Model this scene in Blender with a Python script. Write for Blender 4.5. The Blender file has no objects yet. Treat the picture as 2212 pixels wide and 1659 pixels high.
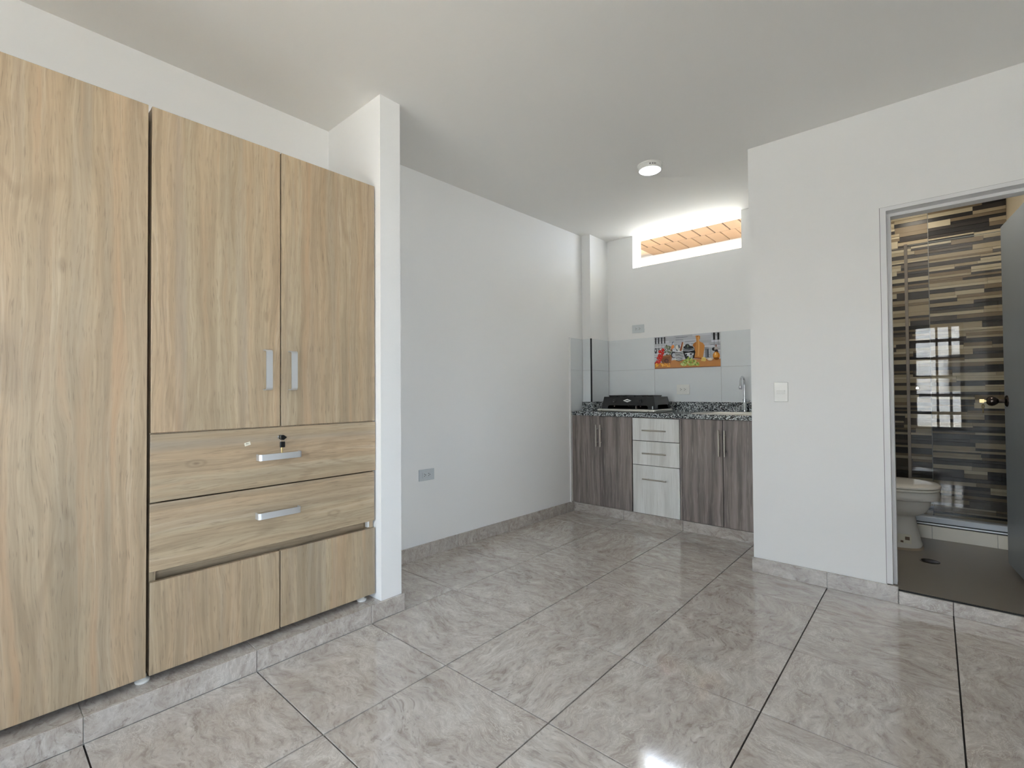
import bpy, bmesh, math, random
from mathutils import Vector, Matrix
random.seed(7)
scene = bpy.context.scene
COL = scene.collection
PI = math.pi
H = 1.0654                     # eye height above the tiled floor

# ------------------------------------------------------------------ camera
YAW, PIT, ROL, F = math.radians(41.337), math.radians(.927), math.radians(-.421), 1036.5
fw = Vector((-math.sin(YAW), math.cos(YAW), 0)); rt = Vector((math.cos(YAW), math.sin(YAW), 0)); up = Vector((0, 0, 1))
fw2 = fw * math.cos(PIT) + up * math.sin(PIT); up2 = up * math.cos(PIT) - fw * math.sin(PIT)
rt3 = rt * math.cos(ROL) + up2 * math.sin(ROL); up3 = up2 * math.cos(ROL) - rt * math.sin(ROL)
cd = bpy.data.cameras.new('camera'); cam = bpy.data.objects.new('camera', cd); COL.objects.link(cam)
cd.sensor_fit = 'HORIZONTAL'; cd.sensor_width = 36; cd.lens = F / 2212 * 36; cd.clip_start = .02; cd.clip_end = 200
M = Matrix((rt3, up3, -fw2)).transposed().to_4x4(); M.translation = Vector((0, 0, H)); cam.matrix_world = M
scene.camera = cam

# ------------------------------------------------------------------ world, sun, portals, exposure
world = bpy.data.worlds.new('sky'); scene.world = world; world.use_nodes = True
bg = world.node_tree.nodes['Background']; bg.inputs[0].default_value = (.775, .87, 1.01, 1); bg.inputs[1].default_value = 13.5
sd = bpy.data.lights.new('sun', 'SUN'); sun = bpy.data.objects.new('sun', sd); COL.objects.link(sun)
sd.energy = 92; sd.angle = .01; sd.color = (1, .97, .93)
sun.rotation_euler = Vector((-.80, -.25, -1)).to_track_quat('-Z', 'Y').to_euler(); sun.location = (0, 9, 14)
def portal(name, loc, rot, sx, sy):
    l = bpy.data.lights.new(name, 'AREA'); l.shape = 'RECTANGLE'; l.size = sx; l.size_y = sy; l.cycles.is_portal = True
    o = bpy.data.objects.new(name, l); COL.objects.link(o); o.location = loc; o.rotation_euler = rot
portal('portal_main', (-.81, -1.84, 1.25), (PI / 2, 0, 0), 2.4, 1.76)
portal('portal_side', (2.04, -.84, 1.20), (PI / 2, 0, PI / 2), 1.56, 1.60)
portal('portal_kitchen', (-1.61, 4.25, 2.35), (-PI / 2, 0, 0), .98, .32)
vs = scene.view_settings
vs.view_transform = 'Standard'; vs.look = 'None'; vs.gamma = 1; vs.use_curve_mapping = False; vs.exposure = 0.40
cy = scene.cycles
cy.use_denoising = True; cy.max_bounces = 10; cy.diffuse_bounces = 8; cy.glossy_bounces = 5; cy.transmission_bounces = 6
cy.transparent_max_bounces = 12; cy.sample_clamp_indirect = 8; cy.caustics_reflective = False; cy.caustics_refractive = False

# ------------------------------------------------------------------ node helpers
def lin(c): return tuple((x / 255 / 12.92 if x / 255 < .04045 else ((x / 255 + .055) / 1.055) ** 2.4) for x in c)
class NT:
    def __init__(s, name):
        s.m = bpy.data.materials.new(name); s.m.use_nodes = True; s.t = s.m.node_tree; s.b = s.t.nodes['Principled BSDF']
    def n(s, typ, ins=None, **kw):
        nd = s.t.nodes.new('ShaderNode' + typ)
        for k, v in kw.items(): setattr(nd, k, v)
        for k, v in (ins or {}).items(): s.put(nd.inputs[k], v)
        return nd
    def put(s, sock, v):
        if hasattr(v, 'is_output') or isinstance(v, bpy.types.NodeSocket): s.t.links.new(v, sock)
        else: sock.default_value = v
    def math(s, op, a, b=0.0, c=0.0):
        nd = s.n('Math', operation=op); s.put(nd.inputs[0], a); s.put(nd.inputs[1], b); s.put(nd.inputs[2], c); return nd.outputs[0]
    def comb(s, x, y, z): return s.n('CombineXYZ', {0: x, 1: y, 2: z}).outputs[0]
    def noise(s, v, scale, detail=2, rough=.5, dist=0): return s.n('TexNoise', {'Vector': v, 'Scale': scale, 'Detail': detail, 'Roughness': rough, 'Distortion': dist}).outputs[0]
    def ramp(s, f, stops, interp='LINEAR'):
        nd = s.n('ValToRGB', {0: f}); cr = nd.color_ramp; cr.interpolation = interp
        while len(cr.elements) < len(stops): cr.elements.new(.5)
        for e, (p, c) in zip(cr.elements, stops):
            e.position = p; e.color = (c, c, c, 1) if isinstance(c, (int, float)) else (*c, 1)
        return nd.outputs[0]
    def mix(s, f, a, b, blend='MIX'):
        nd = s.n('Mix', data_type='RGBA', blend_type=blend); s.put(nd.inputs[0], f)
        for i, v in ((6, a), (7, b)):
            s.put(nd.inputs[i], (*v, 1) if isinstance(v, tuple) else v)
        return nd.outputs[2]
    def objco(s, rnd=True):
        tc = s.n('TexCoord').outputs['Object']
        if not rnd: return tc
        r = s.n('ObjectInfo').outputs['Random']
        off = s.comb(s.math('MULTIPLY', r, 37.), s.math('MULTIPLY', r, 91.), s.math('MULTIPLY', r, 53.))
        return s.n('VectorMath', {0: tc, 1: off}, operation='ADD').outputs[0]
    def bump(s, h, strength=.2, dist=.002): s.put(s.b.inputs['Normal'], s.n('Bump', {'Strength': strength, 'Distance': dist, 'Height': h}).outputs[0])
    def set(s, **kw):
        for k, v in kw.items():
            k = k.replace('_', ' '); s.put(s.b.inputs[k], (*v, 1) if isinstance(v, tuple) and len(v) == 3 else v)
        return s.m

def plain(name, c, rough=.5, metal=0, **kw):
    s = NT(name); v = s.objco(); k = s.noise(v, 9, 3)
    col = s.mix(s.math('MULTIPLY', k, .12), tuple(lin(c)), tuple(x * .78 for x in lin(c)))
    return s.set(Base_Color=col, Roughness=rough, Metallic=metal, **kw)

def paint(name, c, rough=.55):
    s = NT(name); v = s.n('TexCoord').outputs['Object']
    k = s.noise(v, 1.3, 3); f = s.noise(v, 90, 4, .6)
    s.bump(s.math('ADD', f, s.math('MULTIPLY', s.noise(v, 7, 2), 1.5)), .12, .0015)
    return s.set(Base_Color=s.mix(s.math('MULTIPLY', k, .10), tuple(lin(c)), tuple(x * .88 for x in lin(c))), Roughness=rough)

def oak(name, grain):
    s = NT(name); p = s.n('SeparateXYZ', {0: s.objco()})
    if grain == 'z': a, g = p.outputs[1], p.outputs[2]
    else: a, g = p.outputs[2], p.outputs[1]
    d = p.outputs[0]
    def co(ka, kg): return s.comb(s.math('MULTIPLY', a, ka), s.math('MULTIPLY', g, kg), s.math('MULTIPLY', d, 2.))
    warp = s.math('MULTIPLY', s.math('SUBTRACT', s.noise(co(5, 1.1), 1, 3, .55), .5), .10)
    aw = s.math('ADD', a, warp)
    def cw(ka, kg): return s.comb(s.math('MULTIPLY', aw, ka), s.math('MULTIPLY', g, kg), s.math('MULTIPLY', d, 2.))
    band = s.noise(co(11, .35), 1, 2, .5)
    strip = s.n('TexWhiteNoise', {'W': s.math('FLOOR', s.math('MULTIPLY', s.math('ADD', a, s.math('MULTIPLY', warp, .12)), 9.5))}, noise_dimensions='1D').outputs[0]
    grainc = s.noise(cw(42, 1.0), 1, 5, .6)
    fine = s.noise(cw(190, 5), 1, 3, .6)
    pore = s.noise(cw(360, 15), 1, 2, .5)
    fleck = s.noise(cw(105, 6.5), 1, 3, .62)
    c = s.ramp(band, [(.30, lin((184, 171, 150))), (.47, lin((202, 187, 162))), (.60, lin((204, 185, 158))), (.74, lin((190, 178, 158)))])
    tint = s.ramp(strip, [(0, lin((232, 228, 222))), (.35, lin((255, 252, 244))), (.7, lin((252, 242, 232))), (1, lin((238, 236, 230)))])
    c = s.mix(.75, c, tint, 'MULTIPLY')
    c = s.mix(s.ramp(grainc, [(.36, .55), (.52, 0.)]), c, lin((164, 146, 120)))
    c = s.mix(s.ramp(grainc, [(.56, 0.), (.70, .45)]), c, lin((220, 206, 182)))
    c = s.mix(s.ramp(fine, [(.40, .30), (.55, 0.)]), c, lin((158, 140, 116)))
    c = s.mix(s.ramp(pore, [(.60, 0.), (.68, .42)]), c, lin((118, 102, 86)))
    c = s.mix(s.ramp(fleck, [(.70, 0.), (.77, .42)]), c, lin((96, 80, 72)))
    # an occasional knot
    vor = s.n('TexVoronoi', {'Vector': co(4.6, 2.1), 'Scale': 1.0, 'Randomness': 1.0})
    ring = s.math('SINE', s.math('MULTIPLY', vor.outputs['Distance'], 120.))
    kn = s.ramp(vor.outputs['Distance'], [(.0, .8), (.035, .55), (.10, 0.)])
    c = s.mix(s.math('MULTIPLY', kn, s.math('ADD', s.math('MULTIPLY', ring, .35), .45)), c, lin((104, 84, 66)))
    hgt = s.math('MULTIPLY', s.noise(cw(4.2, .55), 1, 2, .5), 62.)
    cath = s.math('SINE', hgt)
    c = s.mix(s.math('MULTIPLY', s.ramp(cath, [(.72, 0.), (1., .30)]), s.ramp(s.noise(co(3, .7), 1, 2), [(.42, 0.), (.60, 1.)])), c, lin((150, 130, 106)))
    c = s.mix(s.ramp(s.noise(cw(19, .6), 1, 3, .6), [(.56, 0.), (.70, .55)]), c, lin((200, 168, 134)))
    c = s.mix(s.ramp(s.noise(co(15, .5), 1, 2, .5), [(.57, 0.), (.72, .45)]), c, lin((172, 164, 152)))
    c = s.mix(1.0, c, (.79, .77, .75), 'MULTIPLY')
    s.bump(s.math('ADD', fine, pore), .10, .0006)
    return s.set(Base_Color=c, Roughness=.48)

def lamin(name, dark, mid, light, streak, rough=.45, ka=26):
    s = NT(name); p = s.n('SeparateXYZ', {0: s.objco()}); a, g, d = p.outputs[0], p.outputs[2], p.outputs[1]
    w = s.math('MULTIPLY', s.math('SUBTRACT', s.noise(s.comb(s.math('MULTIPLY', a, 9.), s.math('MULTIPLY', g, 2.2), d), 1, 3), .5), .05)
    aw = s.math('ADD', a, w)
    def cw(k1, k2): return s.comb(s.math('MULTIPLY', aw, k1), s.math('MULTIPLY', g, k2), d)
    c = s.ramp(s.noise(cw(ka, .9), 1, 4, .6), [(.33, lin(dark)), (.5, lin(mid)), (.66, lin(light))])
    c = s.mix(s.ramp(s.noise(cw(150, 6), 1, 3, .6), [(.56, 0.), (.70, .5)]), c, lin(streak))
    c = s.mix(s.ramp(s.noise(cw(60, 3), 1, 3, .6), [(.34, .6), (.46, 0.)]), c, lin(dark))
    return s.set(Base_Color=c, Roughness=rough)

def marble(name, k=1.0, rough=.08):
    s = NT(name); v = s.objco(); p = s.n('SeparateXYZ', {0: v})
    wv = s.n('TexNoise', {'Vector': v, 'Scale': 2.4, 'Detail': 3, 'Roughness': .55})
    wc = s.n('VectorMath', {0: wv.outputs['Color'], 1: (.5, .5, .5)}, operation='SUBTRACT').outputs[0]
    q = s.n('VectorMath', {0: wc, 1: (.30, .30, .30), 2: v}, operation='MULTIPLY_ADD').outputs[0]
    qs = s.n('Mapping', {'Vector': q, 'Scale': (3.6, 9.0, 6.0)}).outputs[0]
    n1 = s.noise(qs, 2.0, 10, .74, .6); n2 = s.noise(qs, 4.2, 9, .74, .8); n3 = s.noise(s.n('Mapping', {'Vector': q, 'Scale': (1., 2.4, 2.)}).outputs[0], 24, 6, .72, .5)
    n4 = s.noise(q, 3.4, 4, .5)
    c = s.ramp(n1, [(.30, lin((148, 137, 128))), (.44, lin((178, 169, 161))), (.55, lin((190, 183, 176))), (.68, lin((210, 206, 200)))])
    vein = s.math('ABSOLUTE', s.math('SUBTRACT', n2, .5))
    c = s.mix(s.math('MULTIPLY', s.ramp(vein, [(.0, 1.), (.016, .0)]), s.ramp(n4, [(.42, 0.), (.62, 1.)])), c, lin((226, 222, 214)))
    c = s.mix(s.math('MULTIPLY', s.ramp(n3, [(.53, 0.), (.64, .75)]), s.ramp(n4, [(.35, 1.), (.6, .2)])), c, lin((136, 126, 118)))
    c = s.mix(s.ramp(n3, [(.32, .6), (.43, 0.)]), c, lin((205, 198, 190)))
    if k != 1: c = s.mix(1.0, c, (k, k, k), 'MULTIPLY')
    return s.set(Base_Color=c, Roughness=rough, Specular_IOR_Level=.8)

def granite(name):
    s = NT(name); v = s.objco(False)
    w = s.n('TexNoise', {'Vector': v, 'Scale': 160., 'Detail': 2})
    q = s.n('VectorMath', {0: w.outputs['Color'], 1: (.010, .010, .010), 2: v}, operation='MULTIPLY_ADD').outputs[0]
    vo = s.n('TexVoronoi', {'Vector': q, 'Scale': 180.})
    r = s.n('SeparateXYZ', {0: vo.outputs['Color']}).outputs[0]
    c = s.ramp(r, [(0, lin((20, 21, 23))), (.30, lin((54, 56, 58))), (.42, lin((138, 144, 146))), (.60, lin((96, 102, 104))), (.72, lin((202, 207, 207)))], 'CONSTANT')
    return s.set(Base_Color=c, Roughness=.16)

def metal(name, c, rough=.28, brushed=True):
    s = NT(name)
    if brushed:
        p = s.n('Mapping', {'Vector': s.objco(), 'Scale': (300, 4, 300)}).outputs[0]
        s.put(s.b.inputs['Roughness'], s.math('ADD', s.math('MULTIPLY', s.noise(p, 1, 2), .12), rough - .06))
    else: s.set(Roughness=rough)
    return s.set(Base_Color=lin(c), Metallic=1.0)

def thin_glass(name, tint, refl=1.0):
    s = NT(name); t = s.t; t.nodes.remove(s.b); out = t.nodes['Material Output']
    tr = s.n('BsdfTransparent', {0: (*tint, 1)}); gl = s.n('BsdfGlossy', {0: (refl, refl, refl, 1), 'Roughness': 0.0})
    fr = s.n('Fresnel', {'IOR': 1.5})
    mx = s.n('MixShader', {0: fr.outputs[0], 1: tr.outputs[0], 2: gl.outputs[0]})
    t.links.new(mx.outputs[0], out.inputs[0]); return s.m

def emit(name, c, st):
    s = NT(name); return s.set(Base_Color=(.8, .8, .8), Emission_Color=c, Emission_Strength=st)

MAT = dict(
    wall=paint('white_wall_paint', (236, 236, 235)), ceil=paint('ceiling_paint', (232, 231, 228), .7), bathwall=paint('cream_paint', (226, 214, 190)),
    oakv=oak('oak_laminate_upright', 'z'), oakh=oak('oak_laminate_level', 'y'),
    darkwood=lamin('grey_brown_laminate', (94, 86, 82), (129, 120, 115), (152, 141, 135), (174, 164, 157)),
    palewood=lamin('whitewashed_laminate', (204, 203, 198), (222, 222, 218), (230, 230, 227), (196, 193, 186), .45, 12),
    tile=marble('polished_stone_tile'), skirt=marble('skirting_stone_tile', .92, .22), granite=granite('speckled_granite'),
    grout=plain('grout', (54, 50, 46), .9), paleg=plain('pale_grout', (196, 196, 192), .8),
    ktile=plain('glazed_white_tile', (222, 226, 228), .14), black=plain('black_gap', (12, 12, 12), .6), enamel=plain('black_enamel', (16, 16, 18), .13),
    blackp=plain('black_plastic', (14, 14, 14), .35), white=plain('white_plastic', (232, 232, 228), .25), grey=plain('grey_plastic', (196, 202, 205), .35),
    slot=plain('dark_slot', (18, 18, 18), .7), alu=metal('satin_aluminium', (226, 228, 230), .5), steel=metal('stainless_steel', (214, 211, 204), .34),
    chrome=metal('chrome', (210, 212, 215), .06, False), nickel=metal('dark_nickel', (78, 70, 66), .14, False), brass=metal('brass_key', (206, 188, 140), .3, False),
    ceramic=plain('white_ceramic', (232, 229, 222), .07), caulk=plain('beige_caulk', (150, 136, 118), .8), seat=plain('white_seat_plastic', (232, 228, 218), .12),
    bathfloor=plain('grey_brown_bath_floor', (119, 112, 102), .35), curb=plain('white_curb_tile', (234, 230, 218), .2),
    doorpaint=plain('grey_door_paint', (134, 142, 147), .30), frame=plain('pale_metal_frame_paint', (228, 228, 229), .4),
    clay=plain('clay_tile', (98, 77, 58), .8), mortar=plain('mortar', (150, 136, 116), .9), joint=plain('dark_joint', (52, 40, 32), .9), outside=plain('sunlit_render', (232, 224, 206), .9),
    street=plain('pale_concrete', (188, 180, 170), .9), steelbar=plain('dark_window_steel', (52, 50, 50), .5), pane=thin_glass('window_glass', (.93, .95, .95)),
    shower=thin_glass('shower_glass', (.93, .935, .93), .55), led=emit('led_diffuser', (.86, .97, 1.0), 2.4), shower_fill=emit('bath_fill_warm', (1, .90, .74), 20.0),
    sticker=plain('sticker_paper', (226, 222, 206), .6), brown=plain('sticker_print', (112, 92, 74), .7))
MOS = [plain('strip_' + n, c, r) for n, c, r in (('cream', (212, 202, 176), .35), ('sand', (188, 174, 146), .4), ('tan', (142, 126, 102), .45), ('taupe', (98, 90, 82), .45), ('umber', (52, 46, 43), .4), ('black', (32, 30, 30), .35))]

# ------------------------------------------------------------------ mesh helpers
ORG = {}                        # frame origin of every object, for placing its children
class MB:
    def __init__(s): s.bm = bmesh.new(); s.smooth = False
    def box(s, x0, x1, y0, y1, z0, z1, bev=0, seg=1):
        vs = [s.bm.verts.new((x, y, z)) for z in (z0, z1) for y in (y0, y1) for x in (x0, x1)]
        fs = [s.bm.faces.new([vs[i] for i in f]) for f in ((0, 2, 3, 1), (4, 5, 7, 6), (0, 1, 5, 4), (2, 6, 7, 3), (0, 4, 6, 2), (1, 3, 7, 5))]
        if bev:
            es = list({e for f in fs for e in f.edges})
            bmesh.ops.bevel(s.bm, geom=es, offset=bev, segments=seg, affect='EDGES', profile=.5)
        return s
    def prism(s, pts, z0, z1, axis='z'):
        """polygon pts extruded along axis between z0 and z1 (pts are the two other coordinates, in xyz order)"""
        def v(p, h): return {'z': (p[0], p[1], h), 'y': (p[0], h, p[1]), 'x': (h, p[0], p[1])}[axis]
        a = [s.bm.verts.new(v(p, z0)) for p in pts]; b = [s.bm.verts.new(v(p, z1)) for p in pts]
        s.bm.faces.new(a[::-1]); s.bm.faces.new(b)
        for i in range(len(pts)):
            j = (i + 1) % len(pts); s.bm.faces.new((a[i], a[j], b[j], b[i]))
        return s
    def loft(s, rings, cap=True, close=False):
        R = [[s.bm.verts.new(p) for p in r] for r in rings]; n = len(R[0])
        for r0, r1 in zip(R, R[1:] + ([R[0]] if close else [])):
            for i in range(n):
                j = (i + 1) % n; s.bm.faces.new((r0[i], r0[j], r1[j], r1[i]))
        if cap and not close: s.bm.faces.new(R[0][::-1]); s.bm.faces.new(R[-1])
        return s
    def lathe(s, c, prof, axis='z', n=24):
        rings = []
        for r, h in prof:
            ring = []
            for i in range(n):
                a = 2 * PI * i / n; u, w = r * math.cos(a), r * math.sin(a)
                ring.append({'z': (c[0] + u, c[1] + w, c[2] + h), 'y': (c[0] + u, c[1] + h, c[2] + w), 'x': (c[0] + h, c[1] + u, c[2] + w)}[axis])
            rings.append(ring)
        s.smooth = True; return s.loft(rings)
    def tube(s, pts, r, n=10):
        pts = [Vector(p) for p in pts]; rings = []; nrm = None
        rr = r if isinstance(r, (list, tuple)) else [r] * len(pts)
        for i, p in enumerate(pts):
            t = (pts[min(i + 1, len(pts) - 1)] - pts[max(i - 1, 0)]).normalized()
            if nrm is None: nrm = t.orthogonal().normalized()
            nrm = (nrm - t * nrm.dot(t)).normalized(); b = t.cross(nrm)
            rings.append([p + nrm * rr[i] * math.cos(2 * PI * k / n) + b * rr[i] * math.sin(2 * PI * k / n) for k in range(n)])
        s.smooth = True; return s.loft(rings)
    def build(s, name, mat, parent=None, origin=None, angle=40):
        bmesh.ops.recalc_face_normals(s.bm, faces=s.bm.faces)
        if origin is None:
            lo = [min(v.co[i] for v in s.bm.verts) for i in range(3)]; hi = [max(v.co[i] for v in s.bm.verts) for i in range(3)]
            origin = [(a + b) / 2 for a, b in zip(lo, hi)]
            if parent is None: origin[2] = lo[2]
        o = Vector(origin)
        bmesh.ops.translate(s.bm, vec=-o, verts=s.bm.verts)
        me = bpy.data.meshes.new(name)
        if s.smooth:
            for f in s.bm.faces: f.smooth = True
            for e in s.bm.edges:
                if len(e.link_faces) == 2 and e.calc_face_angle(0) > math.radians(angle): e.smooth = False
        s.bm.to_mesh(me); s.bm.free(); me.materials.append(mat)
        return place(name, me, o, parent)
def place(name, me, o, parent=None):
    ob = bpy.data.objects.new(name, me); COL.objects.link(ob)
    if parent is not None: ob.parent = parent; ob.location = o - ORG[parent.name]
    else: ob.location = o
    ORG[ob.name] = Vector(o); return ob
def tag(o, label, cat, group=None):
    o['label'] = label; o['category'] = cat
    if group: o['group'] = group
    return o
def thing(name, loc, label=None, cat=None, group=None, rotz=0, local=False):
    o = bpy.data.objects.new(name, None); COL.objects.link(o); o.location = loc; o.rotation_euler = (0, 0, rotz); o.empty_display_size = .1
    ORG[o.name] = Vector((0, 0, 0)) if (local or rotz) else Vector(loc)
    if label: tag(o, label, cat, group)
    return o
def struct(o): o['kind'] = 'structure'; return o
def box(name, mat, parent, x0, x1, y0, y1, z0, z1, bev=0, seg=1): return MB().box(x0, x1, y0, y1, z0, z1, bev, seg).build(name, mat, parent)
TILE = {}
def slab(name, mat, parent, x0, x1, y0, y1, z0, z1, face, ch=.0012):
    """a tile piece with chamfered edges on its face ('+z', '-y', '+x' ...); alike pieces share their mesh"""
    ax = 'xyz'.index(face[1]); sg = 1 if face[0] == '+' else -1
    key = (round(x1 - x0, 4), round(y1 - y0, 4), round(z1 - z0, 4), face, mat.name, name)
    c = Vector(((x0 + x1) / 2, (y0 + y1) / 2, (z0 + z1) / 2))
    if key not in TILE:
        bm = bmesh.new(); hd = [(x1 - x0) / 2, (y1 - y0) / 2, (z1 - z0) / 2]; o = [i for i in range(3) if i != ax]; rings = []
        for h, ins in ((-hd[ax], 0), (hd[ax] - ch, 0), (hd[ax], ch)):
            r = []
            for a, b in ((-1, -1), (1, -1), (1, 1), (-1, 1)):
                p = [0, 0, 0]; p[ax] = h * sg; p[o[0]] = a * (hd[o[0]] - ins); p[o[1]] = b * (hd[o[1]] - ins); r.append(bm.verts.new(p))
            rings.append(r)
        for r0, r1 in zip(rings, rings[1:]):
            for i in range(4): bm.faces.new((r0[i], r0[(i + 1) % 4], r1[(i + 1) % 4], r1[i]))
        bm.faces.new(rings[0]); bm.faces.new(rings[-1]); bmesh.ops.recalc_face_normals(bm, faces=bm.faces)
        me = bpy.data.meshes.new(name); bm.to_mesh(me); bm.free(); me.materials.append(mat); TILE[key] = me
    return place(name, TILE[key], c, parent)
def plan(p0, p1, off0, off1):
    d = (Vector(p1) - Vector(p0)).normalized(); n = Vector((d.y, -d.x))
    return [tuple(Vector(q) + n * o) for q, o in ((p0, off0), (p1, off0), (p1, off1), (p0, off1))]

# ------------------------------------------------------------------ room shell
ZC = 2.502
floor = struct(box('floor', MAT['grout'], None, -2.62, 2.02, -1.82, 4.2, -.20, -.0075))
ceiling = struct(box('ceiling', MAT['ceil'], None, -2.62, 1.32, -1.82, 5.12, ZC, ZC + .2) if False else
                 MB().box(-2.62, 2.02, -1.82, 4.235, ZC, ZC + .2).box(-.76, .53, 4.235, 5.12, ZC, ZC + .2).build('ceiling', MAT['ceil']))
wall_left = struct(box('wall_left', MAT['wall'], None, -2.62, -2.475, -1.7, 1.303, -.1, ZC))
wall_stub = struct(box('wall_partition', MAT['wall'], None, -2.62, -1.979, 1.303, 1.417, -.1, ZC))
KW0, KW1 = (-2.517, 1.417), (-2.436, 3.76)
kdir = (Vector(KW1) - Vector(KW0)).normalized()
wall_alc = struct(MB().prism([KW0, KW1, (-2.436, 4.235), (-2.62, 4.235), (-2.62, 1.417)], -.1, ZC).build('wall_alcove', MAT['wall']))
wall_col = struct(box('wall_duct', MAT['wall'], None, -2.44, -2.346, 3.76, 4.072, -.1, ZC))
WX0, WX1, WZ = -2.08, -1.135, 2.2
wall_kit = struct(MB().box(-2.44, -.813, 4.072, 4.235, -.1, WZ).box(-2.44, WX0, 4.072, 4.235, WZ, ZC).box(WX1, -.813, 4.072, 4.235, WZ, ZC).build('wall_kitchen', MAT['wall']))
wall_alr = struct(box('wall_side', MAT['wall'], None, -.813, -.713, 3.191, 5.0, -.1, ZC))
YB = 3.071
DX0, DX1, DZ = -.194, .405, 1.985
wall_bath = struct(MB().box(-.813, DX0, YB, YB + .12, -.1, ZC).box(DX1, 1.9, YB, YB + .12, -.1, ZC).box(DX0, DX1, YB, YB + .12, DZ, ZC).build('wall_bathroom', MAT['wall']))
SW = (-1.60, -.08, .42, 1.98)
wall_right = struct(MB().box(1.9, 2.02, -1.7, SW[0], -.1, ZC).box(1.9, 2.02, SW[1], 3.191, -.1, ZC).box(1.9, 2.02, SW[0], SW[1], -.1, SW[2]).box(1.9, 2.02, SW[0], SW[1], SW[3], ZC).build('wall_right', MAT['wall']))
BW = (-1.98, .36, .40, 2.10)
wall_back = struct(MB().box(-2.62, BW[0], -1.82, -1.7, -.1, ZC).box(BW[1], 2.02, -1.82, -1.7, -.1, ZC).box(BW[0], BW[1], -1.82, -1.7, -.1, BW[2]).box(BW[0], BW[1], -1.82, -1.7, BW[3], ZC).build('wall_back', MAT['wall']))

# floor tiles: pitch .5 m, one object each
PX, PY, P = -1.449, .743, .5
def ftile(x0, x1, y0, y1):
    if x1 - x0 < .012 or y1 - y0 < .012: return
    r = random.randrange(4)
    t = slab('floor_tile', MAT['tile'], floor, x0 + .0023, x1 - .0023, y0 + .0023, y1 - .0023, -.009, 0, '+z', .0006)
    if abs((x1 - x0) - (y1 - y0)) < .001: t.rotation_euler = (0, 0, r * PI / 2)
    else: t.rotation_euler = (0, 0, (r % 2) * PI)
for i in range(-3, 7):
    for j in range(-5, 6):
        x0, x1, y0, y1 = PX + i * P, PX + i * P + P, PY + j * P, PY + j * P + P
        x1 = min(x1, 1.9); y0 = max(y0, -1.7); y1 = min(y1, 3.62 if x0 < -.9 else YB)
        if x0 < -1.97 and y1 <= 1.44: continue
        if i == -3: x0 = -2.515
        if i == -2: y0 = max(y0, 1.42)
        if i == -3: y0 = max(y0, 1.42)
        if i == -1 and (y1 < 1.3 or j == 1): x0 = -1.967
        if i == -2 and j == 1: x1 = -1.967
        if i == 1 and j == 4 or i == 1 and j == 5:          # beside the alcove mouth
            ftile(x0, x1, y0, min(y1, YB)) if y0 < YB else None
            if y1 > YB or j == 5: ftile(x0, -.813, max(y0, YB), min(PY + j * P + P, 3.62))
            continue
        if y1 > y0 and x1 > x0: ftile(x0, x1, y0, y1)

# skirting of cut floor tile
def skirt_run(name, x0, x1, y0, y1, z0, z1, face, cuts, axis):
    root = struct(box(name, MAT['paleg'], None, *( (x0, x1, y0 + .004, y1, z0, z1 - .002) if axis == 'x' else (x0, x1 - .004, y0, y1, z0, z1 - .002))))
    a0, a1 = (x0, x1) if axis == 'x' else (y0, y1)
    c = [a0] + [k for k in cuts if a0 + .01 < k < a1 - .01] + [a1]
    for p, q in zip(c, c[1:]):
        b = (p + .001, q - .001, y0, y1 - .002, z0, z1) if axis == 'x' else (x0, x1, p + .001, q - .001, z0, z1)
        slab('skirting_tile', MAT['skirt'], root, *b, face)
    return root
gx = [PX + P * k for k in range(-4, 8)]; gy = [PY + P * k for k in range(-8, 8)]
skirt_run('baseboard_bathroom', -.822, -.15, YB - .010, YB, 0, .083, '-y', gx, 'x')
skirt_run('baseboard_alcove_side', -.822, -.812, YB + .002, 3.6, 0, .083, '+x', gy, 'y').location
# left alcove wall skirting (wall runs a little out of square)
root = struct(MB().prism(plan(KW0, (KW0[0] + kdir.x * 2.18, KW0[1] + kdir.y * 2.18), 0, .006), 0, .083).build('baseboard_alcove', MAT['paleg']))
L = 2.18; cuts = [0] + [(c - KW0[1]) / kdir.y for c in gy if KW0[1] < c < KW0[1] + 2.15] + [L]
for a, b in zip(cuts, cuts[1:]):
    q0 = Vector(KW0) + kdir * (a + .001); q1 = Vector(KW0) + kdir * (b - .001)
    MB().prism(plan(q0, q1, .001, .010), 0, .085).build('skirting_tile', MAT['skirt'], root)
# tiled step under the wardrobe
step = struct(box('trim_1', MAT['paleg'], None, -2.475, -1.973, -1.70, 1.420, -.1, .077))
cuts = [-1.7] + [c for c in gy if -1.68 < c < 1.3] + [1.428]
for a, b in zip(cuts, cuts[1:]):
    slab('step_riser_tile', MAT['skirt'], step, -1.977, -1.966, a + .001, b - .001, 0, .081, '+x')
    slab('step_tread_tile', MAT['skirt'], step, -2.470, -1.977, a + .001, min(b, 1.302) - .001, .070, .081, '+z')
slab('step_end_tile', MAT['skirt'], step, -2.45, -1.968, 1.418, 1.428, 0, .081, '+y') if False else None

# kitchen plinth
plinth = struct(box('baseboard_kitchen', MAT['paleg'], None, -2.45, -.815, 3.612, 3.66, -.1, .076))
cuts = [-2.447] + [c for c in gx if -2.4 < c < -.85] + [-.823]
for a, b in zip(cuts, cuts[1:]): slab('plinth_tile', MAT['skirt'], plinth, a + .001, b - .001, 3.602, 3.612, 0, .078, '-y')

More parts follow.
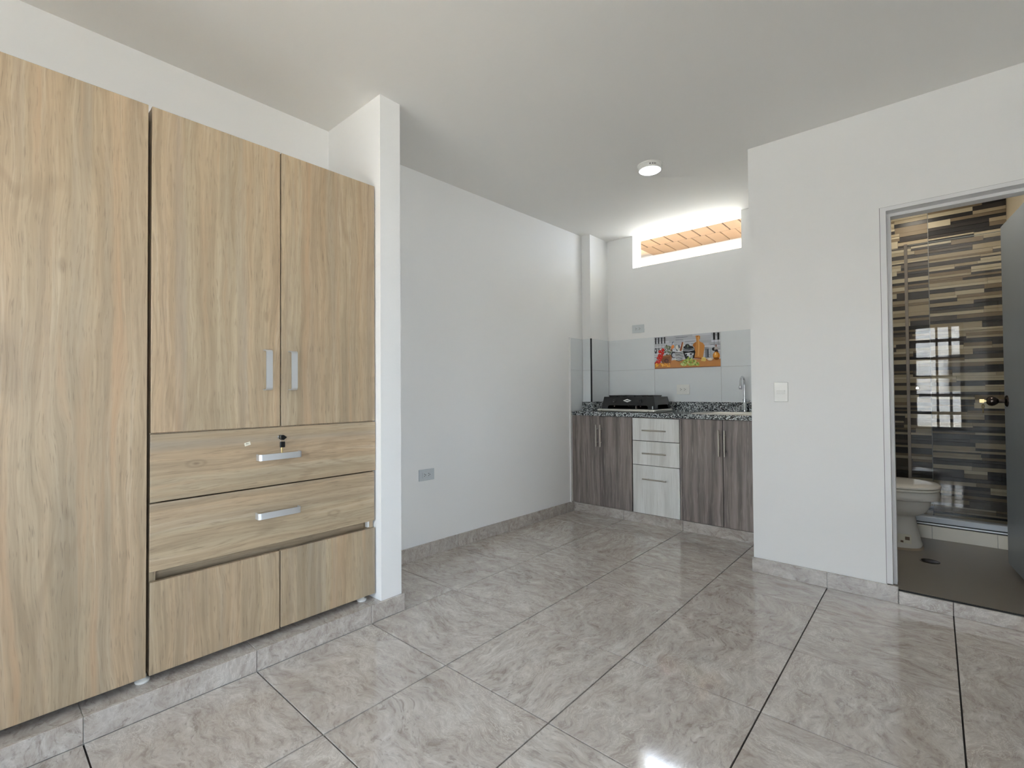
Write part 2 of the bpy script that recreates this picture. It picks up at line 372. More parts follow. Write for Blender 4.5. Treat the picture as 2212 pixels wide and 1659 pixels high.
# wall tiles over the worktop
def wt(parent, x0, x1, y0, y1, z0, z1, face, name='wall_tile', m='ktile'):
    g = .0009
    if face[1] == 'y': return slab(name, MAT[m], parent, x0 + g, x1 - g, y0, y1, z0 + g, z1 - g, face, .0008)
    return slab(name, MAT[m], parent, x0, x1, y0 + g, y1 - g, z0 + g, z1 - g, face, .0008)
TZ = (.968, 1.257, 1.545); TX = (-2.334, -1.875, -1.302, -.815); YT = 4.072
PIC = None
MAT['barsteel'] = metal('brushed_bar_steel', (186, 180, 168), .38)
MAT['tgrout'] = plain('tile_grout', (176, 176, 174), .9)
box('tile_grout', MAT['tgrout'], wall_kit, -2.334, -.815, YT - .006, YT - .0002, .968, 1.544)
box('tile_grout', MAT['tgrout'], wall_col, -2.3458, -2.340, 3.762, 4.064, .968, 1.544)
box('tile_grout', MAT['tgrout'], wall_col, -2.430, -2.346, 3.754, 3.7598, .968, 1.544)
for r in range(2):
    for c in range(3):
        nm = 'printed_tile' if (r == 1 and c == 1) else 'wall_tile'
        o = wt(wall_kit, TX[c], TX[c + 1], YT - .008, YT, TZ[r], TZ[r + 1], '-y', nm)
        if nm == 'printed_tile': PIC = o; o['label'] = 'tile printed with a still life of kitchenware, fruit and vegetables'
for r in range(2):
    wt(wall_col, -2.346, -2.338, 3.762, 4.064, TZ[r], TZ[r + 1], '+x')
    wt(wall_col, -2.430, -2.346, 3.752, 3.760, TZ[r], TZ[r + 1], '-y')
    wt(wall_alc, -2.4405, -2.4325, 3.56, 3.752, .889 if r == 0 else TZ[1], TZ[r + 1], '+x')
box('corner_strip', MAT['black'], wall_col, -2.346, -2.336, 3.750, 3.762, .968, 1.546)
struct(box('trim_2', MAT['wall'], None, -2.444, -2.431, 3.549, 3.559, .08, 1.548))

# ------------------------------------------------------------------ bathroom shell
ZF = .07
bf = struct(MB().box(-.713, .415, YB + .004, 5.0, -.1, ZF).build('floor_bathroom', MAT['bathfloor']))
thr = struct(box('trim_3', MAT['black'], None, -.160, DX1, YB - .004, YB + .004, -.05, .0685))
for a, b in ((-.149, .051), (.051, DX1)):
    slab('threshold_tile', MAT['skirt'], thr, a + .001, b - .001, YB - .014, YB - .004, 0, .0625, '-y')
skirt_run('baseboard_right', DX1, 1.9, YB - .010, YB, 0, .083, '-y', gx, 'x')
wb_r = struct(box('wall_bath_right', MAT['bathwall'], None, .415, .53, YB + .12, 5.12, -.1, ZC))
wall_sh = struct(box('wall_shower', MAT['grout'], None, -.76, .53, 5.0, 5.12, -.1, ZC))
unit = []
for m in MOS:
    bm = bmesh.new(); bmesh.ops.create_cube(bm, size=1)
    front = [e for e in bm.edges if all(v.co.y < 0 for v in e.verts)]
    me = bpy.data.meshes.new('mosaic_strip'); bm.to_mesh(me); bm.free(); me.materials.append(m); unit.append(me)
rs = random.Random(11); z = .075; rest = [MB() for _ in MOS]; nstrip = 0; last = -1
while z < 2.49:
    band = min(rs.choice((.036, .042, .048, .054, .060)), 2.498 - z)
    if 2.498 - z - band < .02: band = 2.498 - z
    for xa, xb in ((-.712, -.020), (-.016, .414)):
        x = xa + 0
        while x < xb - .002:
            l = rs.choice((.14, .18, .22, .27, .33)) * rs.uniform(.85, 1.15)
            if xb - x - l < .07: l = xb - x
            n = rs.choices((1, 2, 3), (10, 62, 28))[0]
            if band < .04: n = min(n, 2)
            w = [rs.uniform(.6, 1.5) for _ in range(n)]; tot = sum(w); zz = z
            for wi in w:
                h = band * wi / tot
                k = rs.choices(range(6), (15, 14, 11, 9, 24, 27))[0]
                if k == last or (k > 3 and last > 3 and rs.random() < .5): k = rs.choice((0, 1, 2))
                last = k; d = rs.uniform(.006, .012)
                y1 = 5.0; y0 = y1 - d
                if x + l < -.23 or zz < .20: rest[k].box(x, x + l - .001, y0, y1, zz, zz + h - .0015)
                else:
                    o = bpy.data.objects.new('mosaic_strip', unit[k]); COL.objects.link(o); o.parent = wall_sh
                    o.scale = (l - .0012, d, h - .0016); o.location = Vector((x + l / 2, (y0 + y1) / 2, zz + h / 2)) - ORG[wall_sh.name]; nstrip += 1
                zz += h
            x += l
    z += band
for k, r in enumerate(rest):
    if len(r.bm.verts):
        o = r.build('mosaic_strips', MOS[k], wall_sh); o['kind'] = 'stuff'
print('strips', nstrip)
box('grout_joint', MAT['paleg'], wall_sh, -.0195, -.0165, 4.987, 5.0, .21, 2.49)

# shower curb and screen
curb = struct(box('trim_4', MAT['paleg'], None, -.712, .414, 4.245, 4.36, ZF, .150))
for a, b in ((-.712, -.334), (-.334, -.026), (-.026, .282), (.282, .414)):
    slab('curb_tile', MAT['curb'], curb, a + .001, b - .001, 4.236, 4.245, ZF, .153, '-y')
    slab('curb_top_tile', MAT['curb'], curb, a + .001, b - .001, 4.245, 4.36, .150, .153, '+z')
scr = thing('shower_screen', (-.15, 4.28, .153), 'clear glass shower screen in an aluminium frame, standing on the white curb', 'shower screen')
box('rubber_seal', MAT['black'], scr, -.712, .414, 4.250, 4.32, .153, .160)
box('lower_rail', MAT['alu'], scr, -.712, .414, 4.246, 4.324, .160, .169)
box('rail_groove', MAT['black'], scr, -.712, .414, 4.250, 4.32, .169, .176)
box('sill_rail', plain('white_aluminium', (206, 214, 224), .3), scr, -.712, .414, 4.244, 4.324, .176, .210, .002)
box('fixed_pane', MAT['shower'], scr, -.711, -.128, 4.290, 4.296, .210, 2.05)
box('sliding_pane', MAT['shower'], scr, -.128, .413, 4.276, 4.282, .210, 2.05)
box('pane_edge', plain('glass_edge', (150, 158, 150), .2), scr, -.126, .413, 4.2755, 4.2825, 2.050, 2.053)
box('post', plain('bronze_aluminium', (122, 114, 104), .4), scr, -.1420, -.1245, 4.270, 4.298, .210, 2.062, .001)
MB().lathe((-.085, 4.276, 1.07), [(.004, 0), (.004, -.012), (.011, -.016), (.011, -.026), (.008, -.029)], 'y', 16).build('knob', MAT['chrome'], scr)

# door frame (painted metal) and open door
fr = struct(thing('door_1', (.355, 3.15, 0)))
MB().box(DX0, -.170, YB - .006, YB + .060, .088, 1.966).box(-.194, -.156, YB + .060, YB + .125, .072, 1.951).build('door_jamb', MAT['frame'], fr)
MB().box(DX0, DX1, YB - .006, YB + .060, 1.966, DZ).box(-.194, DX1, YB + .060, YB + .125, 1.951, DZ).build('door_head', MAT['frame'], fr)
MB().box(.376, DX1, YB - .006, YB + .060, .073, 1.966).box(.366, DX1, YB + .060, YB + .08, .073, 1.951).build('door_jamb', MAT['frame'], fr)
MB().box(DX0 - .0025, DX0, YB - .0006, YB + .002, .086, DZ + .0025).box(DX0, DX1 + .0025, YB - .0006, YB + .002, DZ, DZ + .0025).build('caulk_crack', plain('crack_line', (128, 128, 128), .9), fr)
DL = .58; DIR = math.radians(6.2)
lf_o = bpy.data.objects.new('door_leaf', None)
b = MB().box(0, .034, 0, DL, .115, 1.95, .0015)
bm = b.bm
leaf_me = bpy.data.meshes.new('door_leaf'); bmesh.ops.recalc_face_normals(bm, faces=bm.faces); bm.to_mesh(leaf_me); bm.free(); leaf_me.materials.append(MAT['doorpaint'])
bpy.data.objects.remove(lf_o)
leaf = bpy.data.objects.new('door_leaf', leaf_me); COL.objects.link(leaf); leaf.parent = fr
leaf.location = (.350 - .355, 3.17 - 3.15, 0); leaf.rotation_euler = (0, 0, DIR); ORG[leaf.name] = Vector((0, 0, 0)); leaf['label'] = 'grey painted door leaf standing open into the bathroom'
KY, KZ = DL - .058, .996
MB().lathe((0, KY, KZ), [(.031, 0), (.031, -.003), (.026, -.008), (.012, -.011)], 'x', 24).build('knob_rose', MAT['nickel'], leaf)
MB().lathe((0, KY, KZ), [(.010, -.010), (.010, -.034), (.016, -.038), (.025, -.050), (.027, -.060), (.024, -.072), (.015, -.080), (.006, -.082)], 'x', 24).build('door_knob', MAT['nickel'], leaf)
for zz in (.35, 1.03, 1.72): MB().lathe((.036, .004, zz - .04), [(.007, 0), (.007, .08)], 'z', 10).build('hinge', MAT['nickel'], leaf)
kw = leaf.matrix_parent_inverse  # identity
Rz = Matrix.Rotation(DIR, 4, 'Z')
def dw(x, y, zz): v = Rz @ Vector((x, y, 0)); return Vector((v.x + .350, v.y + 3.17, zz))
kp = dw(-.083, KY, KZ)
def key(name, p, label, hang_only=False, head=MAT['brass'], along=(0, -1, 0), flip=1):
    """a flat key: bow (ring), blade; p is the top of the bow"""
    k = thing(name, p, label, 'key')
    b = MB(); n = 16; R0, R1 = .0125, .0065
    for sgn in (0,):
        outer = [(p[0] + math.cos(2 * PI * i / n) * R0 * along[0], p[1] + math.cos(2 * PI * i / n) * R0 * along[1], p[2] - R0 + math.sin(2 * PI * i / n) * R0) for i in range(n)]
        inner = [(p[0] + math.cos(2 * PI * i / n) * R1 * along[0], p[1] + math.cos(2 * PI * i / n) * R1 * along[1], p[2] - R0 + math.sin(2 * PI * i / n) * R1) for i in range(n)]
    nx = Vector(along).cross(Vector((0, 0, 1))) * .0012
    off = lambda ring, s_: [tuple(Vector(q) + nx * s_) for q in ring]
    b.loft([off(outer, 1), off(outer, -1), off(inner, -1), off(inner, 1)], cap=False, close=True)
    b.build('bow', head, k)
    a = Vector(along); c = Vector(p) - Vector((0, 0, 2 * R0 - .001)); prof = [(-.0035, 0), (.0035, 0), (.0035, -.008), (.0045, -.010), (.0028, -.013), (.0045, -.016), (.0028, -.019), (.0040, -.022), (0, -.027), (-.0035, -.024)]
    rings = [[tuple(c + a * u + Vector((0, 0, w)) + nx * s_) for u, w in prof] for s_ in (1, -1)]
    MB().loft(rings).build('blade', MAT['brass'], k)
    return k
bd = (Rz @ Vector((0, 1, 0)))
key('key', kp + Vector((-.012, 0, -.016)), 'small brass key hanging from the bathroom door knob', along=(.55, .835, 0))
lk = thing('key', dw(-.083, KY, KZ), 'brass key stuck in the lock of the bathroom door knob', 'key')
MB().box(kp.x - .026, kp.x - .006, kp.y - .0012, kp.y + .0012, KZ - .010, KZ + .010, .0008).build('bow', MAT['brass'], lk)
MB().box(kp.x - .007, kp.x + .002, kp.y - .001, kp.y + .001, KZ - .0035, KZ + .0035).build('blade', MAT['brass'], lk)

# ------------------------------------------------------------------ toilet
TY = 3.955; tl = thing('toilet', (-.25, TY, ZF), 'white ceramic toilet with closed lid beside the shower curb', 'toilet')
def oval(cx, rx, ry, zz, n=32, sq=2.3, back=None):
    r = []
    for i in range(n):
        a = 2 * PI * i / n; c, s_ = math.cos(a), math.sin(a)
        x = cx + rx * math.copysign(abs(c) ** (2 / sq), c); y = TY + ry * math.copysign(abs(s_) ** (2 / sq), s_)
        if back is not None: x = max(x, back)
        r.append((x, y, zz))
    return r
def oxf(front, backx, ry, zz, sq=2.3): return oval((front + backx) / 2, (front - backx) / 2, ry, zz, sq=sq)
b = MB(); b.smooth = True
b.loft([oxf(-.072, -.50, .125, .080, 3), oxf(-.066, -.50, .128, .096, 3), oxf(-.078, -.49, .115, .125, 3), oxf(-.092, -.48, .100, .20, 2.8), oxf(-.100, -.47, .092, .262, 2.6),
        oxf(-.096, -.47, .098, .270, 2.5), oxf(-.070, -.47, .126, .280), oxf(-.044, -.48, .150, .302), oxf(-.028, -.49, .164, .336), oxf(-.022, -.49, .168, .380)])
b.build('bowl', MAT['ceramic'], tl, angle=50)
b = MB(); b.smooth = True
b.loft([oxf(.006, -.50, .178, .379), oxf(.016, -.50, .185, .384), oxf(.020, -.50, .188, .405), oxf(.016, -.50, .186, .428), oxf(.008, -.50, .180, .434)])
b.build('rim', MAT['ceramic'], tl, angle=50)
b = MB(); b.smooth = True
b.loft([oxf(.016, -.44, .186, .435), oxf(.021, -.44, .190, .440), oxf(.020, -.44, .189, .449), oxf(.014, -.44, .185, .452)]); b.build('seat', MAT['seat'], tl, angle=50)
b = MB(); b.smooth = True
b.loft([oxf(.018, -.44, .187, .453), oxf(.024, -.44, .192, .458), oxf(.023, -.44, .191, .468), oxf(.010, -.435, .180, .475), oxf(-.04, -.41, .13, .480), oxf(-.15, -.31, .04, .483)]); b.build('lid', MAT['seat'], tl, angle=50)
b = MB(); b.box(-.700, -.50, TY - .19, TY + .19, .40, .76, .025, 3); b.smooth = True; b.build('tank', MAT['ceramic'], tl)
b = MB(); b.box(-.705, -.49, TY - .20, TY + .20, .76, .79, .01, 2); b.smooth = True; b.build('tank_lid', MAT['ceramic'], tl)
MB().box(-.69, -.46, TY - .12, TY + .12, .30, .40, .02, 2).build('tank_support', MAT['ceramic'], tl)
b = MB(); b.smooth = True; b.loft([oxf(-.062, -.51, .133, .070, 3), oxf(-.070, -.50, .126, .082, 3)]); b.build('base_caulk', MAT['caulk'], tl)
# paper label on the foot
lb = MB().box(-.185, -.120, TY - .1205, TY - .1165, .112, .168).build('sticker', MAT['sticker'], tl)
MB().box(-.150, -.128, TY - .1210, TY - .1203, .134, .154).build('sticker_mark', MAT['brown'], lb)
MB().box(-.172, -.158, TY - .1210, TY - .1203, .116, .128).build('sticker_mark', MAT['brown'], lb)
dr = thing('floor_drain', (-.035, 3.675, ZF), 'round metal drain set in the bathroom floor', 'drain')
MB().lathe((-.035, 3.675, ZF), [(.046, 0), (.046, .002), (.040, .003), (.038, .0015)], 'z', 24).build('drain_rim', MAT['nickel'], dr)
b = MB()
for k in range(-3, 4):
    w = math.sqrt(max(.036 ** 2 - (k * .010) ** 2, 0)); b.box(-.035 - w, -.035 + w, 3.675 + k * .010 - .003, 3.675 + k * .010 + .003, ZF, ZF + .0022)
b.build('drain_grate', MAT['nickel'], dr)
bl = thing('ceiling_lamp', (.08, 3.36, ZC), 'added round fill lamp on the bathroom ceiling above the toilet side', 'lamp')  # unseen lamp, added to brighten toilet, curb and bathroom floor
MB().lathe((.08, 3.36, ZC), [(.09, 0), (.09, -.03), (.082, -.034)], 'z', 24).build('housing', MAT['white'], bl)
MB().lathe((.08, 3.36, ZC), [(.081, -.034), (.078, -.038)], 'z', 24).build('diffuser', emit('bath_fill_cool', (1, .95, .88), 60.0), bl)
bl = thing('ceiling_lamp', (-.1, 4.70, ZC), 'added warm fill lamp on the shower ceiling', 'lamp')  # unseen lamp, added to warm and brighten the upper mosaic
MB().lathe((-.1, 4.70, ZC), [(.09, 0), (.09, -.03), (.082, -.034)], 'z', 24).build('housing', MAT['white'], bl)
MB().lathe((-.1, 4.70, ZC), [(.081, -.034), (.078, -.038)], 'z', 24).build('diffuser', MAT['shower_fill'], bl)

# ------------------------------------------------------------------ wardrobe
WF = -2.02; WT = -2.038
wd = thing('wardrobe', (-2.25, .40, .081), 'light oak built-in wardrobe with aluminium handles filling the wall recess', 'wardrobe')
b = MB()
for ya, yb_ in ((-.49, -.472), (.388, .406), (.419, .437), (1.277, 1.295)): b.box(-2.47, WT, ya, yb_, .107, 2.063)
[b.box(-2.47, WT, q0, q1, h0, h0 + .018) for q0, q1 in ((-.472, .388), (.437, 1.277)) for h0 in (2.045, .107)]; b.box(-2.474, -2.466, -.49, 1.295, .107, 2.063)
b.box(-2.47, WT, .437, 1.277, .918, .936)
b.build('carcass', MAT['oakv'], wd)
box('finger_rail', MAT['oakh'], wd, -2.108, -2.090, .437, 1.277, .385, .480)
def door(y0, y1, z0, z1, hy=None, hz=None):
    d = MB().box(WT, WF, y0, y1, z0, z1, .0012).build('door', MAT['oakv'], wd)
    return d
def strap(parent, yc, zc, ln, w=.0245, vert=True, proj=.032, th=.004):
    """flat aluminium strap handle bent back to the panel at both ends"""
    h = ln / 2; r = .012; path = []
    path.append((0, -h))
    for k in range(6):
        a = PI / 2 * k / 5; path.append((proj - r + r * math.sin(a), -h + r - r * math.cos(a)))
    path += [(p, -q) for p, q in reversed(path)]
    inner = []
    for k, (p, q) in enumerate(path):
        a = Vector(path[max(k - 1, 0)]); c = Vector(path[min(k + 1, len(path) - 1)]); t = (c - a).normalized(); nrm = Vector((-t.y, t.x)) * th
        inner.append((max(p + nrm.x, 0) if 0 < k < len(path) - 1 else 0, q + nrm.y))
    rings = []
    for (p, q), (pi, qi) in zip(path, inner):
        if vert: rings.append([(WF + p, yc - w / 2, zc + q), (WF + p, yc + w / 2, zc + q), (WF + pi, yc + w / 2, zc + qi), (WF + pi, yc - w / 2, zc + qi)])
        else: rings.append([(WF + p, yc + q, zc - w / 2), (WF + p, yc + q, zc + w / 2), (WF + pi, yc + qi, zc + w / 2), (WF + pi, yc + qi, zc - w / 2)])
    b = MB(); b.smooth = True; b.loft(rings); o = b.build('handle', MAT['alu'], parent, angle=50); return o
d = door(-.488, -.022, .107, 2.065); strap(d, -.075, 1.16, .163)
d = door(-.018, .408, .107, 2.065); strap(d, .033, 1.16, .163)
d = door(.4185, .852, .932, 2.065); strap(d, .798, 1.160, .163)
d = door(.857, 1.297, .932, 2.065); strap(d, .898, 1.160, .163)
door(.4175, .850, .107, .421); door(.855, 1.295, .109, .421)
d1 = MB().box(WT, WF, .4175, 1.299, .694, .927, .0012).build('drawer', MAT['oakh'], wd); strap(d1, .845, .812, .170, vert=False)
d2 = MB().box(WT, WF, .4165, 1.293, .456, .689, .0012).build('drawer', MAT['oakh'], wd); strap(d2, .842, .582, .170, vert=False)
box('white_edge', MAT['white'], wd, -2.060, -2.040, 1.268, 1.292, .423, .455)
for fy in (-.46, .405, 1.245):
    MB().lathe((-2.055, fy, .081), [(.020, 0), (.022, .003), (.022, .008), (.012, .014), (.012, .026)], 'z', 16).build('foot', MAT['white'], wd)
LZ = .887; LY = .850
MB().lathe((WF, LY, LZ), [(.0095, 0), (.0095, .004), (.008, .006), (.003, .0062)], 'x', 20).build('lock', MAT['chrome'], d1)
st = MB().box(-.0004, .0004, -.011, .011, -.0065, .0065).build('sticker', MAT['sticker'], d1, origin=(0, 0, 0))
st.location = Vector((WF + .0006, .727, .869)) - ORG[d1.name]; st.rotation_euler = (math.radians(14), 0, 0); st['label'] = 'tiny white paper sticker with a dark number'
cu = bpy.data.curves.new('sticker_print', 'FONT'); cu.body = '81'; cu.size = .0095; cu.extrude = .0001; cu.align_x = 'CENTER'; cu.align_y = 'CENTER'; cu.materials.append(MAT['slot'])
ct0 = bpy.data.objects.new('sticker_print_curve', cu); COL.objects.link(ct0); bpy.context.view_layer.update()
sp_me = bpy.data.meshes.new_from_object(ct0.evaluated_get(bpy.context.evaluated_depsgraph_get())); bpy.data.objects.remove(ct0)
ct = bpy.data.objects.new('sticker_print', sp_me); COL.objects.link(ct)
ct.parent = d1; ct.location = Vector((WF + .0012, .727, .869)) - ORG[d1.name]; ct.rotation_euler = (math.radians(90 + 14), 0, math.radians(90))
kk = thing('key', (WF + .006, LY, LZ), 'black headed key turned in the lock of the upper wardrobe drawer', 'key')
MB().box(WF + .0062, WF + .012, LY - .001, LY + .001, LZ - .003, LZ + .003).build('blade', MAT['brass'], kk)
MB().prism([(LY - .004, LZ - .010), (LY + .006, LZ - .011), (LY + .019, LZ - .001), (LY + .006, LZ + .009), (LY - .004, LZ + .009)], WF + .012, WF + .026, 'x').build('bow', MAT['blackp'], kk)
k2 = thing('key', (WF + .018, LY + .004, LZ - .013), 'black headed key dangling on a ring under the drawer lock', 'key')
MB().tube([(WF + .019, LY + .004 + .008 * math.cos(a), LZ - .014 + .008 * math.sin(a)) for a in [i * 2 * PI / 12 for i in range(13)]], .0008, 6).build('key_ring', MAT['chrome'], k2)
MB().box(WF + .016, WF + .022, LY - .007, LY + .014, LZ - .042, LZ - .018, .003, 2).build('bow', MAT['blackp'], k2)
MB().box(WF + .018, WF + .020, LY - .0015, LY + .0055, LZ - .066, LZ - .041, .0008).build('blade', MAT['brass'], k2)

# ------------------------------------------------------------------ kitchen cabinets
KF = 3.590; KT = 3.608
def bar(parent, x, z0=None, z1=None, x0=None, x1=None, zc=None):
    y = KF - .032; b = MB()
    if z0 is not None: b.lathe((x, y, z0), [(.0045, 0), (.0055, .001), (.0055, z1 - z0 - .001), (.0045, z1 - z0)], 'z', 12)
    else: b.lathe((x0, y, zc), [(.0045, 0), (.0055, .001), (.0055, x1 - x0 - .001), (.0045, x1 - x0)], 'x', 12)
    h = b.build('handle', MAT['barsteel'], parent)
    for k in (.2, .8):
        px, pz = (x, z0 + (z1 - z0) * k) if z0 is not None else (x0 + (x1 - x0) * k, zc)
        MB().lathe((px, y + .004, pz), [(.0035, 0), (.0035, .0275)], 'y', 8).build('standoff', MAT['steel'], h)
def unit_box(name, x0, x1, label):
    u = thing(name, ((x0 + x1) / 2, 3.85, .08), label, 'cabinet')
    b = MB(); t = .016
    yb = 3.755 if x0 < -2.3 else 4.046
    b.box(x0, x0 + t, KT + .001, yb, .079, .853).box(x1 - t, x1, KT + .001, yb, .079, .853).box(x0 + t, x1 - t, KT + .001, yb, .079, .095).box(x0 + t, x1 - t, yb - .01, yb, .095, .853).box(x0 + t, x1 - t, KT + .002, KT + .018, .835, .853)
    b.build('carcass', MAT['darkwood'], u); return u
def kdoor(u, x0, x1, hx):
    d = MB().box(x0, x1, KF, KT, .084, .850, .001).build('door', MAT['darkwood'], u)
    bar(d, hx, .590, .779); return d
u = unit_box('base_cabinet', -2.424, -1.858, 'grey-brown double-door base cabinet under the black stove')
kdoor(u, -2.440, -2.1625, -2.178); kdoor(u, -2.1585, -1.862, -2.139)
u = unit_box('drawer_cabinet', -1.856, -1.447, 'whitewashed three-drawer cabinet between the two dark base cabinets')
for z0, z1, hz in ((.666, .845, .7505), (.472, .661, .568), (.083, .467, .364)):
    d = MB().box(-1.853, -1.466, KF, KT, z0, z1, .001).build('drawer', MAT['palewood'], u); bar(d, None, x0=-1.757, x1=-1.560, zc=hz)
box('stile', MAT['darkwood'], u, -1.462, -1.448, KF + .003, KT, .083, .850)
u = unit_box('base_cabinet', -1.445, -.818, 'grey-brown double-door base cabinet under the steel sink')
kdoor(u, -1.444, -1.1485, -1.166); kdoor(u, -1.1445, -.820, -1.126)

# worktop with a cut-out for the sink
CT0, CT1 = .8545, .8880
SX0, SX1, SY0, SY1 = -1.36, -.875, 3.66, 3.965
ctop = thing('worktop', (-1.63, 3.82, .855), 'black, grey and white speckled granite worktop over the base cabinets', 'worktop')
b = MB()
b.box(-2.4330, SX0, 3.570, 4.071, CT0, CT1); b.box(SX1, -.815, 3.570, 4.071, CT0, CT1); b.box(SX0, SX1, 3.570, SY0, CT0, CT1); b.box(SX0, SX1, SY1, 4.071, CT0, CT1)
bmesh.ops.remove_doubles(b.bm, verts=b.bm.verts, dist=1e-5); b.build('slab', MAT['granite'], ctop)
for i_, (q, lab) in enumerate((((-2.322, -.815, 4.050, 4.071), 'long granite upstand along the back wall behind stove and sink'), ((-2.345, -2.323, 3.740, 4.071), 'granite upstand running back beside the left end of the stove'), ((-2.430, -2.346, 3.737, 3.759), 'short granite upstand on the front of the corner duct'))):
    tag(box('upstand', MAT['granite'], None, *q, CT1, .968, .001), lab, 'upstand', 'granite upstands on the worktop')

# sink
sk = thing('sink', (-1.12, 3.81, CT1), 'stainless steel drop-in sink set in the granite worktop', 'sink')
def rrect(x0, x1, y0, y1, r, z, n=6):
    pts = []
    for cx, cy_, a0 in ((x1 - r, y1 - r, 0), (x0 + r, y1 - r, 90), (x0 + r, y0 + r, 180), (x1 - r, y0 + r, 270)):
        for k in range(n + 1):
            a = math.radians(a0 + 90 * k / n); pts.append((cx + r * math.cos(a), cy_ + r * math.sin(a), z))
    return pts
b = MB(); b.smooth = True
b.loft([rrect(-1.40, -.84, 3.617, 3.995, .05, CT1), rrect(-1.398, -.842, 3.619, 3.993, .05, .894), rrect(-1.385, -.855, 3.632, 3.980, .045, .896),
        rrect(-1.35, -.885, 3.675, 3.955, .045, .893), rrect(-1.340, -.895, 3.685, 3.945, .045, .870), rrect(-1.325, -.91, 3.70, 3.93, .05, .775), rrect(-1.29, -.945, 3.73, 3.90, .05, .762)], cap=False)
R = [v for v in b.bm.verts if abs(v.co.z - .762) < 1e-4]
b.bm.faces.new(R); b.build('basin', MAT['steel'], sk, angle=60)
MB().lathe((-1.118, 3.815, .7625), [(.04, 0), (.04, .002), (.03, .001), (.01, .001)], 'z', 20).build('drain', MAT['chrome'], sk)

# faucet
fx, fy = -1.112, 4.012
fc = thing('faucet', (fx, fy, CT1), 'tall chrome gooseneck faucet rising behind the sink', 'faucet')
MB().lathe((fx, fy, CT1), [(.022, 0), (.022, .006), (.016, .010)], 'z', 20).build('base', MAT['chrome'], fc)
MB().lathe((fx, fy, CT1 + .008), [(.015, 0), (.015, .028), (.0135, .030), (.0135, .098), (.010, .102)], 'z', 20).build('body', MAT['chrome'], fc)
path = [(fx, fy, .99), (fx, fy, 1.04), (fx, fy, 1.09)]; rr = .062; zc = 1.103
for k in range(0, 15):
    a = PI * k / 14; path.append((fx + .006 * k / 14, fy - rr + rr * math.cos(a), zc + rr * math.sin(a) * 1.06))
path.append((fx + .007, fy - 2 * rr - .002, 1.096))
MB().tube(path, .0075, 12).build('spout', MAT['chrome'], fc)
MB().lathe((fx + .007, fy - 2 * rr - .002, 1.070), [(.0105, 0), (.0105, .006), (.012, .008), (.012, .026), (.009, .030)], 'z', 16).build('aerator', MAT['chrome'], fc)
MB().tube([(fx + .013, fy - .004, .965), (fx + .028, fy - .010, .972), (fx + .042, fy - .016, .985)], [.006, .005, .004], 10).build('lever', MAT['chrome'], fc)

# stove on its steel tray
tx0, tx1, ty0, ty1 = -2.205, -1.662, 3.612, 3.955
tr = thing('steel_tray', (-1.93, 3.78, CT1), 'flat stainless tray on the worktop with the black stove standing on it', 'tray')
b = MB(); b.smooth = True
b.loft([rrect(tx0 + .006, tx1 - .006, ty0 + .006, ty1 - .006, .02, CT1), rrect(tx0, tx1, ty0, ty1, .024, CT1 + .004), rrect(tx0, tx1, ty0, ty1, .024, CT1 + .022), rrect(tx0 + .004, tx1 - .004, ty0 + .004, ty1 - .004, .022, CT1 + .025), rrect(tx0 + .012, tx1 - .012, ty0 + .012, ty1 - .012, .02, CT1 + .021)])
b.build('pan', MAT['steel'], tr, angle=60)
for px in (-2.155, -1.725): MB().lathe((px, ty0, CT1 + .011), [(.0035, 0), (.0035, -.002), (.002, -.003)], 'y', 8).build('rivet', MAT['nickel'], tr)
sv = thing('stove', (-1.92, 3.79, .91), 'black enamelled two-burner tabletop gas stove with a white diamond badge', 'stove')
BX0, BX1, BY0, BY1, BZ0, BZ1 = -2.172, -1.680, 3.642, 3.945, .9135, 1.016
ins = .018
def fpt(x, zz):          # a point on the raked front panel
    t = (zz - BZ0) / (BZ1 - BZ0); return (x, BY0 + ins * t, zz)
def panel(outline, holes_z, make, th=.002): pass
# front and right faces with arched cut-outs, as strips
def face_with_cut(a0, a1, c0, c1, ch, mk, nrm):
    """quad strip from a0..a1 along the base with an opening c0..c1 of height ch; mk(a, z) maps to 3-D"""
    bm = bmesh.new(); zz = [BZ0, BZ0 + ch, BZ1]
    r = .014
    poly = [(a0, BZ0), (c0, BZ0)] + [(c0 + r - r * math.cos(math.radians(t)), BZ0 + ch - r + r * math.sin(math.radians(t))) for t in (0, 30, 60, 90)] + [(c1 - r + r * math.sin(math.radians(t)), BZ0 + ch - r + r * math.cos(math.radians(t))) for t in (0, 30, 60, 90)] + [(c1, BZ0), (a1, BZ0)]
    t = lambda zz_: (zz_ - BZ0) / (BZ1 - BZ0)
    pts = [mk(a, zz_) for a, zz_ in poly] + [mk(a1, BZ1), mk(a0, BZ1)]
    return pts
b = MB()
def rake(a, zz, lo, hi):
    t = (zz - BZ0) / (BZ1 - BZ0); mid = (lo + hi) / 2; return mid + (a - mid) * (1 - t * 2 * ins / (hi - lo))
front = face_with_cut(BX0, BX1, -2.112, -1.742, .030, lambda a, zz: (rake(a, zz, BX0, BX1), BY0 + ins * (zz - BZ0) / (BZ1 - BZ0), zz), None)
right = face_with_cut(BY0, BY1, 3.70, 3.90, .036, lambda a, zz: (BX1 - ins * (zz - BZ0) / (BZ1 - BZ0), rake(a, zz, BY0, BY1), zz), None)
left = [(BX0, BY0, BZ0), (BX0, BY1, BZ0), (BX0 + ins, BY1 - ins, BZ1), (BX0 + ins, BY0 + ins, BZ1)]
back = [(BX0, BY1, BZ0), (BX1, BY1, BZ0), (BX1 - ins, BY1 - ins, BZ1), (BX0 + ins, BY1 - ins, BZ1)]
